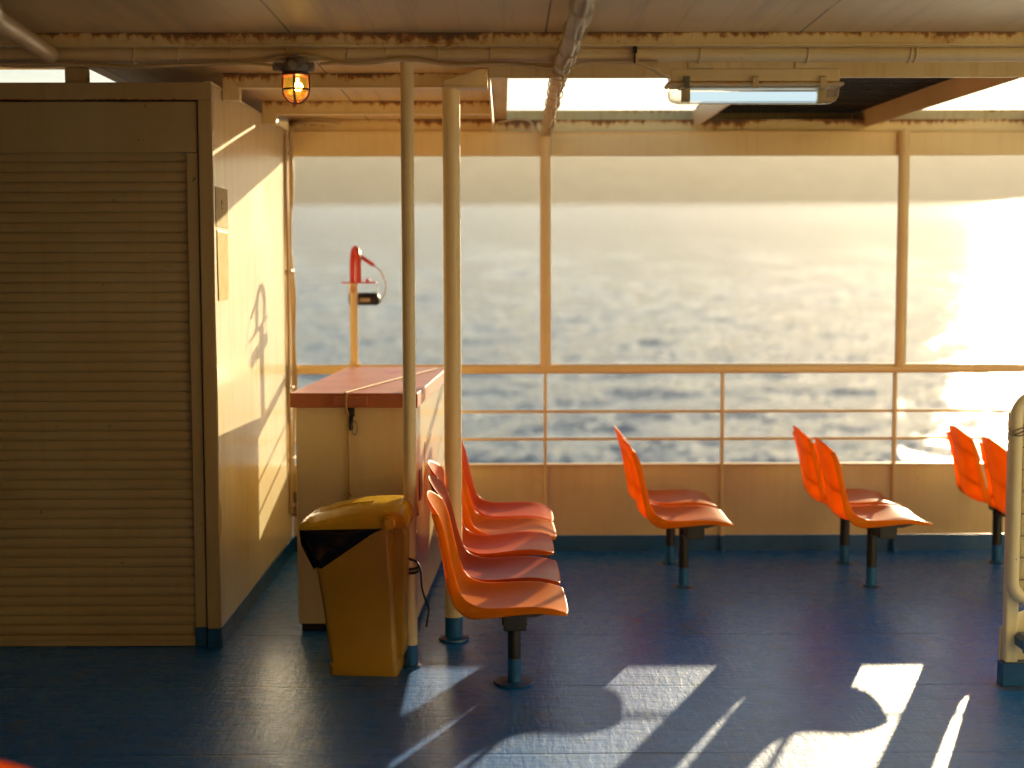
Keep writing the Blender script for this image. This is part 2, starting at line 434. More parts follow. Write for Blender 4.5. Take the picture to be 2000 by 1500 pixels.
# ------------------------------------------------------------------ cabin with the roller shutter
cab = thing('deck_cabin', 'cream steel cabin with a closed roller shutter and sunlit side wall', 'cabin', (CX, CY, 0))
co = Vector((-CX, -CY, 0))
def kpart(mb, name, mat, **kw):
    o = mb.build(name, mat, cab, **kw); o.location = co; return o
# side wall is a plate with a slightly wavy surface
rows = []
for i in range(41):
    z = .091 + (2.375-.091)*i/40
    rows.append([(CX + .0016*math.sin(3.1*y+z*1.7) + .0012*math.sin(7*z+y*2.2), y, z) for y in [CY+.004 + (WY-.006-CY)*j/40 for j in range(41)]])
m = MB().grid(rows)
kpart(m, 'side_wall', M['wall'], smooth=60)
kpart(MB().box(CX-.03, CX+.003, CY+.002, WY-.004, 2.3755, 2.387), 'wall_cap', M['wall'], bevel=.003)
kpart(MB().box(CX-.03, CX+.004, CY+.003, WY-.004, 0, .09), 'skirting', M['blue'], bevel=.002)
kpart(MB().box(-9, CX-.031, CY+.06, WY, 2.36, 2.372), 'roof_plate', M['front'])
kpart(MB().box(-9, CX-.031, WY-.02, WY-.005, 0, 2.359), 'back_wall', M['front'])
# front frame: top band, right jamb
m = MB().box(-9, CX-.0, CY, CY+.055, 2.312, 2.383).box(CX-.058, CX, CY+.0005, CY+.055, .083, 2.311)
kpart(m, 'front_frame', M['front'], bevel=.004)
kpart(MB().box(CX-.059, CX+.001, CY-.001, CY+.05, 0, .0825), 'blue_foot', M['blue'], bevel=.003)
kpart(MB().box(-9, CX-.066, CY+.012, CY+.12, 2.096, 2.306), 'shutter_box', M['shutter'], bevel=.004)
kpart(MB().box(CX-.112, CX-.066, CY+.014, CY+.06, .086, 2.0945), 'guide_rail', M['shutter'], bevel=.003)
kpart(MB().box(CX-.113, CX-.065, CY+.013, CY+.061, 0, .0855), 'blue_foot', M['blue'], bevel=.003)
kpart(MB().box(-9, CX-.058, CY+.10, CY+.13, 0, 2.36), 'inner_back', M['black'])
prof = []
pitch = .0418; z = .052
nsl = int((2.09-.052)/pitch)+1
for i in range(nsl):
    for (u, dy) in ((0, .0105), (.04, .0105), (.07, .004), (.2, .0012), (.5, 0.0), (.8, .0012), (.95, .004)):
        prof.append((CY+.028+dy, z + (i+u)*pitch))
m = MB()
xs = [-9, -5, -3.5, -2.6, -2.2, -1.9, -1.6, CX-.113]
m.grid([[(x, y, zz) for x in xs] for (y, zz) in prof])
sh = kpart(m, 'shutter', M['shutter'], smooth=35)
bb = MB().box(-9, CX-.114, CY+.022, CY+.045, .003, .028).box(-9, CX-.114, CY+.018, CY+.045, .0285, .0515).build('bottom_bar', M['shutter'], sh, bevel=.003)
kpart(MB().box(-1.823, -1.738, CY+.03, CY+.10, 2.3725, ZC-.002), 'roof_stub', M['front'], bevel=.003)

# paper remnants taped to the side wall
def notice_mat(name, col, edge):
    t = NT(name); p = t.pos()
    n = t.noise(p, 14, 5); n2 = t.noise(t.mapping(p, (60, 60, 4)), 1, 3)
    c = t.mix(t.ramp(n, [(.4, 0.), (.65, 1.)]), col, edge)
    return t.done(t.bsdf(c, .95, t.bump(n2, .2, .002), .1))
m = MB().box(CX+.0035, CX+.0045, 6.005, 6.262, 1.79, 1.957)
o = m.build('paper_notice', notice_mat('grey_paper', (.66, .58, .37), (.58, .49, .30)))
tag(o, 'faded grey paper sheet taped high on the sunlit cabin wall', 'notice', 'paper remnants on the cabin wall')
m = MB()
m.box(CX+.0046, CX+.0050, 6.11, 6.135, 1.885, 1.905).box(CX+.0046, CX+.0050, 6.118, 6.128, 1.872, 1.9).box(CX+.0046, CX+.0050, 6.105, 6.14, 1.866, 1.874)
m.build('black_mark', M['rubber'], o)
m = MB()
m.add([(CX+.0038, 6.02, 1.776), (CX+.0038, 6.255, 1.783), (CX+.0038, 6.24, 1.482), (CX+.0038, 6.035, 1.478)], [(0,1,2,3)])
o = m.build('paper_notice', notice_mat('tan_glue', (.74, .59, .31), (.66, .50, .24)), solid=.0015)
tag(o, 'tan patch of torn paper and glue below the grey sheet', 'notice', 'paper remnants on the cabin wall')
m = MB()
m.box(CX+.0048, CX+.0052, 6.03, 6.24, 1.768, 1.776)
m.build('white_residue', simple('white_glue', (.8, .74, .6), .5), o)

# cables down the rear corner of the cabin
def wav(z0, z1, n, x, y, ax, ay, ph):
    return [(x + ax*math.sin(5.1*z+ph)*.6 + ax*.5*math.sin(11*z+2*ph), y + ay*math.sin(3.7*z+ph*1.3)+ay*.4*math.sin(9*z), z) for z in np.linspace(z0, z1, n)]
cr = thing('cable_run', 'painted cables clipped down the back corner of the cabin wall', 'cable', (CX, 7.97, 0))
cro = Vector((-CX, -7.97, 0))
c1 = wav(.25, 2.36, 50, CX+.013, 7.90, .002, .004, .4)
o = MB().tube(c1, .010, 8).build('cable', M['cable'], cr, smooth=50); o.location = cro
c2 = wav(.28, 2.30, 60, CX+.026, 7.995, .012, .014, 2.0) + [(CX+.02, 8.0, 2.36), (CX+.035, 8.0, 2.405), (CX+.08, 8.0, 2.432), (CX+.14, 8.0, 2.442), (CX+.22, 8.0, 2.438), (CX+.30, 8.02, 2.432)]
o = MB().tube(c2, .0105, 8).build('cable', M['cable'], cr, smooth=50); o.location = cro
c3 = [(x+.004, y-.02, z) for x, y, z in wav(.30, 2.33, 60, CX+.016, 8.0, .003, .006, 3.1)] + [(CX+.03, 7.985, 2.39), (CX+.07, 7.985, 2.417), (CX+.13, 7.985, 2.425), (CX+.21, 7.99, 2.424), (CX+.30, 8.01, 2.425)]
o = MB().tube(c3, .008, 8).build('cable', M['cable'], cr, smooth=50); o.location = cro
for z in (.55, .95, 1.6, 2.25):
    o = MB().box(CX+.003, CX+.032, 7.915, 8.022, z, z+.012).build('clip', M['cable'], cr, bevel=.003); o.location = cro
o = MB().box(CX+.006, CX+.045, 7.96, 8.0, .30, .36).box(CX+.006, CX+.04, 7.965, 7.995, .22, .275).build('connector', M['castgrey'], cr, bevel=.005); o.location = cro

# ------------------------------------------------------------------ columns
colm = thing('support_column', 'thick cream round column with blue foot and flange beside the seat row', 'column', (-.222, 6.09, 0))
MB().tube([(0,0,.105), (0,0,2.376)], .0375, 32).build('shaft', M['post'], colm, smooth=40)
MB().tube([(0,0,.012), (0,0,.1045)], .0385, 32).build('blue_foot', M['legblue'], colm, smooth=40)
MB().lathe([(.062,0),(.066,.004),(.064,.012),(.045,.016),(.04,.02)], n=32).build('flange', M['legblue'], colm, smooth=40)
M['gusset'] = paint('gusset_paint', (.66, .53, .32), .4, rust=[(2.45, .085, .42, .3)], grime=.4)
m = MB().prism([(-.028, 2.3765), (.155, 2.3765), (.155, 2.447), (.13, 2.447), (-.028, 2.398)], -.045, .0, 'XZ').box(-.04, .155, -.05, .04, 2.368, 2.376)
m.build('head_bracket', M['gusset'], colm, bevel=.002)

pst = thing('support_post', 'thin cream round post beside the yellow bin', 'post', (-.381, 5.68, 0))
MB().tube([(0,0,.0905), (0,0,ZC-.002)], .0262, 28).build('shaft', M['post'], pst, smooth=40)
MB().tube([(0,0,.0), (0,0,.09)], .0268, 28).build('blue_foot', M['legblue'], pst, smooth=40)
MB().lathe([(.042,0),(.042,.006),(.028,.008)], n=28).build('flange', M['legblue'], pst, smooth=40)

# strap round the thin post with a loose black tail
stp = thing('rubber_strap', 'black rubber strap and loose cord tied round the thin post', 'strap', (-.381, 5.68, .40))
for dz in (-.008, .008):
    MB().tube([(.0285*math.cos(a), .0285*math.sin(a), dz+.003*math.sin(a)) for a in np.linspace(0, 2*math.pi, 28)[:-1]], .006, 8, True).build('band', M['rubber'], stp, smooth=50)
tail = spline([(-.07, -.05, .085), (-.04, -.045, .065), (0, -.036, .048), (.026, -.03, .035), (.042, -.03, .0), (.047, -.028, -.07), (.06, -.02, -.12), (.072, -.015, -.155), (.068, -.01, -.20), (.062, -.005, -.235)], 6)
MB().tube(tail, .0042, 8).build('cord', M['rubber'], stp, smooth=50)
MB().tube(spline([(-.055, -.055, .105), (-.045, -.05, .085), (-.03, -.045, .062), (-.012, -.042, .052)], 5), .0042, 8).build('cord', M['rubber'], stp, smooth=50)

# ------------------------------------------------------------------ storage box
bx = thing('storage_box', 'tall cream steel locker box with a brown red lid standing by the railing', 'storage box', (-.66, 6.2, 0), R(-2.3))
W2, L = .262, 1.70
MB().box(-W2, W2, .028, L-.02, .035, 1.02).build('body', M['boxbody'], bx, bevel=.006)
ld = MB().box(-.281, .281, -.0, L+.01, 1.006, 1.07).build('lid', M['lid'], bx, bevel=.004)
ld.modifiers['edge'].segments = 3
m = MB().box(-.085, .062, -.022, -.017, 1.018, 1.057).box(-.085, .062, -.017, 0, 1.053, 1.057).box(-.085, -.081, -.017, 0, 1.018, 1.053).box(.058, .062, -.017, 0, 1.018, 1.053)
m.build('handle', M['lid'], ld, bevel=.001)
mark = MB()
mark.add([(-.03,1.28,1.0712),(.05,1.27,1.0712),(.055,1.40,1.0712),(.02,1.48,1.0712),(-.02,1.40,1.0712)], [(0,1,2,3,4)])
mark.add([(.13,1.2,1.0712),(.19,1.22,1.0712),(.2,1.32,1.0712),(.15,1.34,1.0712)], [(0,1,2,3)])
mark.build('red_paint_patch', simple('bright_red_patch', (.62, .05, .02), .35), ld)
m = MB().box(-.03, .002, .012, .028, .965, 1.004).box(-.022, -.004, .010, .02, .905, .966)
m.build('latch', M['black'], bx, bevel=.003)
MB().tube([(.002+.013*math.cos(a), .012, .915+.03*math.sin(a)) for a in np.linspace(math.pi*.5, 2.5*math.pi, 24)[:-1]], .0028, 8, True).build('latch_ring', M['steel'], bx, smooth=50)
for x, y in ((-.2,.10),(.2,.10),(-.2,1.55),(.2,1.55)):
    MB().box(x-.05, x+.05, y-.05, y+.05, 0, .034).build('foot', M['black'], bx, bevel=.004)
# hatch plate, vent and tail of rust on the side that faces the seats
m = MB().box(W2, W2+.003, .50, .86, .50, .80); m.build('side_hatch', M['boxbody'], bx, bevel=.002)
m = MB()
for (y0,y1,z0,z1) in ((.23,.242,.56,.70),(.32,.332,.56,.70),(.242,.32,.56,.572),(.242,.32,.688,.70)): m.box(W2, W2+.006, y0, y1, z0, z1)
m.box(W2, W2+.002, .242, .32, .572, .688)
m.build('side_vent', M['greyplate'], bx, bevel=.001)

rp = thing('rope', 'thin pale cord over the brown red lid hanging down the locker front', 'rope', (-.66, 6.2, 1.07), R(-2.3))
pts = spline([(.235,1.50,.006), (.10,.75,.006), (-.02,.02,.006), (-.026,-.006,.003), (-.028,-.028,-.03), (-.027,-.026,-.07), (-.026,.014,-.10), (-.029,.020,-.2), (-.026,.020,-.33), (-.027,.022,-.46), (-.026,.021,-.56)], 8)
MB().tube(pts, .0042, 8).build('cord', M['rope'], rp, smooth=50)
m = MB()
for k in range(3): m.lathe([(.002,-.008),(.009,-.004),(.009,.004),(.002,.008)], (-.027+.006*math.sin(k*2), .018, -.44-.012*k), n=10)
m.tube([(-.027,.014,-.45), (-.042,.012,-.446), (-.048,.012,-.455)], .003, 6)
m.build('knot', M['rope'], rp, smooth=60)

# ------------------------------------------------------------------ yellow bin
bn = thing('waste_bin', 'yellow plastic flip lid waste bin in front of the locker box', 'bin', (-.565, 5.52, 0), R(-5))
# body: side view polygon tapers to the foot, the mouth slopes down to the left
def loft(secs):
    m = MB(); n = len(secs[0])
    v = [p for s in secs for p in s]; f = []
    for i in range(len(secs)-1):
        for k in range(n):
            k2 = (k+1) % n; f.append((i*n+k, i*n+k2, (i+1)*n+k2, (i+1)*n+k))
    f.append(tuple(reversed(range(n)))); f.append(tuple((len(secs)-1)*n+k for k in range(n)))
    return m.add(v, f)
def rrect(x0, x1, y0, y1, r, z, n=5, zf=None):
    out = []
    for cx, cy, a0 in ((x1-r, y1-r, 0), (x0+r, y1-r, 90), (x0+r, y0+r, 180), (x1-r, y0+r, 270)):
        for k in range(n+1):
            a = R(a0 + 90*k/n); x = cx+r*math.cos(a); y = cy+r*math.sin(a)
            out.append((x, y, zf(x) if zf else z))
    return out
DP = .30
secs = [rrect(-.135,.138,.020,DP-.01,.02,0), rrect(-.139,.140,.016,DP-.008,.022,.045), rrect(-.132,.134,.020,DP-.01,.02,.052),
        rrect(-.160,.130,.012,DP-.004,.022,.28), rrect(-.182,.124,.006,DP,.024,.42), rrect(-.2,.120,.002,DP+.004,.026,.5, zf=lambda x: .455+.15*min(1,max(0,(x+.2)/.31)))]
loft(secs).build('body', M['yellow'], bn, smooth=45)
# rear spine with two ribs
m = MB().prism([(.10,.06),(.158,.075),(.170,.55),(.16,.60),(.10,.60)], .05, DP-.05)
m.build('spine', M['yellow'], bn, bevel=.006)
# lid: domed shell, low lip on the left, hinge roll on the right
def lidsec(y, k):
    top = [(-.238,.592),(-.20,.635),(-.13,.672),(-.02,.700),(.08,.712),(.15,.700),(.182,.665)]
    return top
rows = []
ny = 13
for j in range(ny):
    v = j/(ny-1)*2-1
    y = DP/2 + v*(DP/2+.014)
    e = abs(v)**5
    row = []
    for i, (x, z) in enumerate(spline([(-.240,.606),(-.230,.626),(-.18,.645),(-.11,.665),(-.02,.682),(.08,.689),(.145,.686),(.176,.668),(.182,.625)], 4)):
        row.append((x, y, z - e*.026*(1 if x > -.2 else .4)))
    rows.append(row)
m = MB().grid(rows)
# skirt round the lid
nx = len(rows[0])
for j in (0, ny-1):
    edge = rows[j]
    low = [(x, y + (-.002 if j == 0 else .002), min(z-.004, .588 + .014*max(0,min(1,(x+.24)/.40)))) for x, y, z in edge]
    m.grid([edge, low])
m.grid([[r[0] for r in rows], [(r[0][0]-.002, r[0][1], .587) for r in rows]])
m.grid([[r[-1] for r in rows], [(r[-1][0]-.004, r[-1][1], .60) for r in rows]])
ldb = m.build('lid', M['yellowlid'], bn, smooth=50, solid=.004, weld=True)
m = MB()
for z0, dy in ((.0, .0),):
    m.tube(spline([(-.205,-.016,.603),(-.10,-.017,.618),(0,-.017,.624),(.08,-.017,.620)], 6), .004, 8)
m.tube(spline([(-.17,.07,.648),(-.07,.075,.677),(.04,.08,.689)],6), .004, 8)
m.build('lid_rib', M['yellowlid'], ldb, smooth=50)
for yy, s in ((-.024, -1), (DP+.024, 1)):
    m = MB().lathe([(.024,-.010),(.028,-.007),(.028,.012)], (.118, yy, .625), 'Y', 28)
    m.lathe([(.017,-.013),(.018,-.0105)], (.118, yy, .625), 'Y', 24)
    m.build('hinge_cap', M['yellowlid'], bn, smooth=40)

# bin liner: black film folded out over the mouth, a triangle on each long side
bl = MB()
def film(y, s):
    rows = []
    for i in range(10):
        u = i/9
        a = Vector((-.243, y, .594)).lerp(Vector((.075, y, .604)), u)          # along the lid
        b = Vector((-.230, y, .555)).lerp(Vector((-.170, y+.006*s, .425)), min(1, u*1.9)) if u < .53 else Vector((-.170, y+.006*s, .425)).lerp(Vector((.075, y, .596)), (u-.53)/.47)
        row = []
        for k in range(7):
            w = k/6; p = a.lerp(b, w)
            p.y += -s*(.005 + .008*math.sin(9*u+4*w)*w + .006*math.sin(19*u-7*w)*w + .004*math.sin(31*u+11*w)*w)
            row.append(tuple(p))
        rows.append(row)
    return rows
bl.grid(film(-.006, 1)); bl.grid(film(DP+.006, -1))
front = []
for j in range(9):
    y = -.008 + (DP+.016)*j/8
    front.append([(-.243, y, .594), (-.236, y, .53+.006*math.sin(j*1.7)), (-.212, y, .48+.008*math.sin(j*2.3)), (-.186, y, .430+.008*math.sin(j*1.1))])
bl.grid(front)
o = bl.build('bin_liner', M['bag'], smooth=60, solid=.0015)
o.location = (-.565, 5.52, 0); o.rotation_euler = (0, 0, R(-5))
tag(o, 'black plastic bag hanging out from under the yellow lid', 'bin bag')

# ------------------------------------------------------------------ orange shell seats
E_ = [(-.236,.752),(-.212,.693),(-.189,.590),(-.161,.485),(-.140,.446),(-.098,.422),(-.042,.413),(.101,.417),(.174,.409),(.233,.392)]
F_ = [(-.262,.757),(-.240,.690),(-.216,.585),(-.194,.470),(-.180,.420),(-.128,.377),(-.05,.377),(.10,.393),(.175,.389),(.235,.385)]
C_ = [(-.284,.806),(-.254,.700),(-.230,.585),(-.211,.470),(-.199,.425),(-.156,.390),(-.05,.379),(.10,.392),(.176,.391),(.242,.376)]
def shell_mb():
    E = spline(E_, 5); F = spline(F_, 5); C = spline(C_, 5); n = len(E)
    rows = []
    NV = 16
    for i in range(n):
        u = i/(n-1)
        hw = .192 + .024*max(0, min(1, (u-.28)/.3)) - .014*max(0, 1-u*9)**2 - .008*max(0, (u-.90)/.10)**2
        row = []
        for j in range(-1, NV+2):
            v = max(-1, min(1, j/NV*2-1))
            if j in (-1, NV+1):
                x, z = F[i]; y = (hw+.010)*(1 if j > 0 else -1)
            else:
                w = abs(v)**2.6
                x = C[i][0] + (E[i][0]-C[i][0])*w; z = C[i][1] + (E[i][1]-C[i][1])*w; y = v*hw
            row.append((x, y, z))
        # support loops keep a crisp rolled rim
        L = lambda p, q, t: tuple(a+(b-a)*t for a, b in zip(p, q))
        row = [row[0], L(row[1], row[0], .22), row[1], L(row[1], row[2], .25)] + row[2:-2] + [L(row[-2], row[-3], .25), row[-2], L(row[-2], row[-1], .22), row[-1]]
        rows.append(row)
    return MB().grid(rows)
SHELL = None
def seat(parent, y, mat, label=None, dx=0, tilt=0, dz=-.026, sz=1):
    global SHELL
    if SHELL is None:
        o = shell_mb().build('seat_shell', M['or1'], parent, smooth=75, solid=.005)
        m = o.modifiers.new('soft', 'SUBSURF'); m.levels = 1; m.render_levels = 1
        SHELL = o
    else:
        o = SHELL.copy(); COL.objects.link(o); o.parent = parent
    o.location = (-.042 + dx - .37*math.sin(tilt), y, dz); o.rotation_euler = (0, tilt, 0); o.scale = (1, 1, sz)
    if o.material_slots:
        o.material_slots[0].link = 'OBJECT'; o.material_slots[0].material = M[mat]
    if label: o['label'] = label
    return o

def bench(root, ys, mats, legs, y0, y1, labels=None, lean=None, bx=0, flange=.080, uz=0):
    Z = lambda p: [(a, b+uz) for a, b in p]
    for i, (y, mt) in enumerate(zip(ys, mats)): seat(root, y, mt, labels[i] if labels else None, *(lean[i] if lean else (0, 0, .012, .955)))
    MB().box(bx-.042, bx+.045, y0, y1, .252+uz, .328+uz).build('beam', M['black'], root, bevel=.004)
    for x in (-.105, .140):
        MB().tube([(x, y0-.03, .343+uz if x < 0 else .355+uz), (x, y1, .343+uz if x < 0 else .355+uz)], .0095, 12).build('support_rod', M['black'], root, smooth=50)
    for y in ys:
        m = MB().box(-.09, .075, y-.06, y+.06, .3285+uz, .341+uz)
        m.prism(Z([(-.115,.332),(-.09,.329),(.075,.329),(.16,.351),(.16,.358),(-.115,.348)]), y-.115, y-.095)
        m.prism(Z([(-.115,.332),(-.09,.329),(.075,.329),(.16,.351),(.16,.358),(-.115,.348)]), y+.095, y+.115)
        m.build('seat_bracket', M['black'], root, bevel=.002)
    for y in legs:
        lg = MB().tube([(0, y, .10), (0, y, .2515+uz if bx == 0 else .327+uz)], .0255, 24).box(bx-.048, bx+.05, y-.05, y+.05, .240+uz, .2515+uz).build('leg', M['black'], root, smooth=40)
        MB().tube([(0, y, .006), (0, y, .0995)], .0262, 24).build('blue_sleeve', M['legblue'], lg, smooth=40)
        MB().lathe([(flange-.002,0),(flange,.004),(flange-.004,.009),(.03,.011)], (0, y, 0), n=32).build('floor_flange', M['blue'], lg, smooth=40)

rowy = 5.27; pitch = .483
rw = thing('seat_row', 'row of five orange plastic seats beside the thick column', 'seat row', (.036, rowy, 0))
bench(rw, [i*pitch for i in range(5)], ['or1','or2','or3','or1','or3'], [.165, 1.72], -.02, 2.1,
      ['bright orange seat', 'darker brick orange seat', 'red orange seat', 'bright orange seat', 'red orange seat'], [(0, 0), (-.008, R(-1.6)), (-.016, R(-4.5), -.014), (.01, R(-.5)), (.012, R(.5))])

G2 = 'two seat benches along the railing'
b2 = thing('two_seat_bench', 'pair of orange seats left of the centre, nearest to the seat row', 'seat', (.908, 6.93, 0), group=G2)
bench(b2, [.02, .55], ['or1','or1'], [.19, .765], .02, .90, bx=.036, flange=.040, uz=.022)
def other(x, y, rz, label):
    c = copy_tree(b2); c.location = (x, y, 0); c.rotation_euler = (0, 0, rz); c['label'] = label
    return c
other(1.863, 6.93, 0, 'middle pair of orange seats in front of the right window post')
other(2.70, 6.93, R(0), 'pair of orange seats seen from behind, next to the cream tubular gate')
nb = other(-.975, 2.70, R(90), 'out of focus orange seat top peeking into the lower left corner')
nb['group'] = 'two seat benches near the viewer'

# ------------------------------------------------------------------ overhead pipe, cables and lamps
pp = thing('overhead_pipe', 'long round cream pipe running crosswise under the ceiling beams', 'pipe', (0, 5.225, 2.383))
MB().tube([(-9,0,0), (9,0,0)], .0285, 28).build('pipe', M['pipe'], pp, smooth=40)
for x in (-1.33, -1.17, -.98, -.78, -.56, -.42, -.235, -.045, .25, .71, 1.10, 1.47, 1.49, 2.1):
    MB().tube([(x+.004*math.sin(a), .0315*math.cos(a), .0315*math.sin(a)) for a in np.linspace(0, 2*math.pi, 28)[:-1]], .003, 6, True).build('clamp_band', M['pipe'], pp, smooth=50)

def sag(pts, r, name, label, cat='cable', mat='cable', n=8):
    o = MB().tube(spline(pts, n), r, 10).build(name, M[mat], smooth=50)
    return tag(o, label, cat)
sag([(-2.6,5.20,2.346),(-1.95,5.195,2.348),(-1.72,5.19,2.338),(-1.5,5.195,2.345),(-1.33,5.19,2.336),(-1.17,5.19,2.343),(-.98,5.19,2.347),(-.88,5.185,2.352),(-.80,5.185,2.367),(-.74,5.185,2.374),(-.68,5.185,2.370),(-.60,5.19,2.352),(-.55,5.19,2.346),(-.46,5.19,2.349),(-.38,5.19,2.363),(-.31,5.19,2.361),(-.23,5.19,2.348),(-.12,5.19,2.344),(-.05,5.19,2.346),(.08,5.19,2.342),(.205,5.185,2.333),(.30,5.19,2.346),(.42,5.19,2.349),(.555,5.19,2.345)],
    .0075, 'overhead_cable', 'painted cable sagging in waves along the underside of the long pipe')
sag([(-2.6,5.185,2.340),(-1.9,5.18,2.34),(-1.6,5.18,2.344),(-1.35,5.18,2.333),(-1.1,5.18,2.342),(-.93,5.18,2.346),(-.83,5.18,2.338)],
    .006, 'overhead_cable', 'thin cable entering the lit lantern from the left')
sag([(-.66,5.18,2.342),(-.60,5.18,2.346),(-.5,5.18,2.344),(-.4,5.18,2.356),(-.3,5.18,2.354),(-.2,5.18,2.340),(-.1,5.18,2.339),(0,5.18,2.343),(.1,5.18,2.334),(.19,5.175,2.322)],
    .006, 'overhead_cable', 'thin cable leaving the lit lantern to the right')
sag([(.47,5.19,2.39),(.475,5.185,2.352),(.50,5.19,2.342),(.54,5.2,2.327),(.575,5.22,2.312),(.60,5.24,2.306)],
    .0095, 'lamp_cable', 'short thick cable bending from the pipe into the tube lamp')
tg = MB().box(.463, .478, 5.165, 5.172, 2.377, 2.402).box(.467, .473, 5.168, 5.172, 2.343, 2.377).build('cable_tie', M['rubber'])
tag(tg, 'black cable tie round the pipe left of the tube lamp', 'cable tie')

# wrapped cable duct along the ship, passing under the near beams and up to the window post
dk = thing('cable_duct', 'bundle of painted cables on a tray running back towards the window post', 'cable duct', (.21, 5, 2.33))
dko = Vector((-.21, -5, -2.33))
path = spline([(.217,1.0,2.335),(.216,3.0,2.335),(.214,4.0,2.338),(.212,4.75,2.336),(.205,5.10,2.330),(.212,5.32,2.360),(.222,5.8,2.405),(.228,6.15,2.425),(.231,6.6,2.418),(.233,7.3,2.402),(.234,7.98,2.378)], 8)
o = MB().tube(path, .0265, 16).build('tray', M['cable'], dk, smooth=50); o.location = dko
for k, (dx, dz, rr) in enumerate(((.016,-.022,.0085), (.026,-.008,.009), (.005,-.027,.007), (.028,.008,.0075))):
    q = [(x+dx+.004*math.sin(y*9+k*2), y, z+dz+.004*math.sin(y*7+k)) for x, y, z in path]
    o = MB().tube(q, rr, 8).build('cable', M['cable'], dk, smooth=50); o.location = dko
for i in range(0, len(path)-1, 4):
    x, y, z = path[i]
    ring = [(x+.004+.036*math.cos(a), y+.012*math.sin(a*1+i), z-.004+.034*math.sin(a)) for a in np.linspace(0, 2*math.pi, 22)[:-1]]
    o = MB().tube(ring, .0028, 6, True).build('tie', M['cable'], dk, smooth=50); o.location = dko
sag([(.212,5.14,2.322),(.214,5.145,2.30),(.216,5.2,2.278),(.226,5.6,2.30),(.25,6.0,2.36),(.262,6.3,2.40)], .005, 'hanging_cable', 'single cable dropping from the bend of the cable bundle')
sag([(-.03,7.9,2.415),(.02,7.9,2.425),(.06,7.9,2.434),(.11,7.9,2.434),(.145,7.9,2.42),(.175,7.9,2.38),(.20,7.9,2.352),(.225,7.9,2.344),(.25,7.9,2.352),(.265,7.9,2.37)], .006, 'hanging_cable', 'loose white cable looping under the window post top')

# caged bulkhead lantern, lit
ln = thing('caged_lantern', 'lit amber caged lantern hanging under the pipe', 'lantern', (-.747, 5.19, 2.30))
m = MB().lathe([(.030,.012),(.046,.014),(.050,.022),(.050,.040),(.042,.048),(.034,.062),(.018,.066)], n=28)
for a in (0, math.pi): m.lathe([(.012,-.03),(.016,-.026),(.016,.012),(.010,.016)], (.052*math.cos(a), 0, .034), 'X', 14)
m.lathe([(.014,-.014),(.017,-.01),(.017,.004)], (-.004,-.048,.034), 'Y', 14)
m.lathe([(.012,-.012),(.012,.006)], (.024,-.046,.036), 'Y', 14)
m.box(-.012, .012, -.03, .03, .064, .075)
m.build('base', M['castgrey'], ln, smooth=40)
MB().lathe([(.040,.0),(.051,.002),(.052,.010),(.046,.013)], n=28).build('collar', M['cagered'], ln, smooth=40)
t = NT('ribbed_amber_glass')
gl = t.n('ShaderNodeBsdfGlass'); gl.inputs['Color'].default_value = (1, .86, .42, 1); gl.inputs['Roughness'].default_value = .12; gl.inputs['IOR'].default_value = 1.25
em = t.n('ShaderNodeEmission'); em.inputs[0].default_value = (1, .55, .06, 1); em.inputs[1].default_value = .09
ad = t.n('ShaderNodeAddShader'); t.link(gl.outputs[0], ad.inputs[0]); t.link(em.outputs[0], ad.inputs[1])
M['amber'] = t.done(ad.outputs[0])
prof = [(.041,0),(.041,-.045)] + [(.041*math.cos(a), -.045-.040*math.sin(a)) for a in np.linspace(.12, 1.45, 9)]
v = MB(); nn = 72; vs = []; fs = []
for r, h in prof:
    for k in range(nn):
        a = 2*math.pi*k/nn; q = r*(1+.012*math.cos(24*a)); vs.append((q*math.cos(a), q*math.sin(a), h))
for i in range(len(prof)-1):
    for k in range(nn): fs.append((i*nn+k, i*nn+(k+1) % nn, (i+1)*nn+(k+1) % nn, (i+1)*nn+k))
fs.append(tuple((len(prof)-1)*nn+k for k in range(nn)))
v.add(vs, fs).build('globe', M['amber'], ln, smooth=60)
t = NT('lit_filament_bulb'); em = t.n('ShaderNodeEmission'); em.inputs[0].default_value = (1, .62, .22, 1); em.inputs[1].default_value = 9
M['bulb'] = t.done(em.outputs[0])
MB().lathe([(.004,.03),(.005,.012),(.008,0),(.009,-.006),(.006,-.012),(.001,-.014)], (.006,0,-.036), n=16).build('bulb', M['bulb'], ln, smooth=60)
m = MB()
for a in (0, math.pi/2):
    arc = [(-.047, 0, .002), (-.047, 0, -.045)] + [(-.047*math.cos(b), 0, -.045-.050*math.sin(b)) for b in np.linspace(.15, math.pi-.15, 14)] + [(.047, 0, -.045), (.047, 0, .002)]
    m.tube([(x*math.cos(a), x*math.sin(a), z) for x, y, z in arc], .0042, 8)
m.tube([(.047*math.cos(a), .047*math.sin(a), -.047) for a in np.linspace(0, 2*math.pi, 29)[:-1]], .0036, 8, True)
m.build('cage', M['cagered'], ln, smooth=50)
lp = bpy.data.lights.new('lantern_glow', 'POINT'); lp.energy = .5; lp.color = (1, .6, .22); lp.shadow_soft_size = .015
lo = bpy.data.objects.new('lantern_glow', lp); COL.objects.link(lo); lo.parent = ln; lo.location = (.006, 0, -.036)

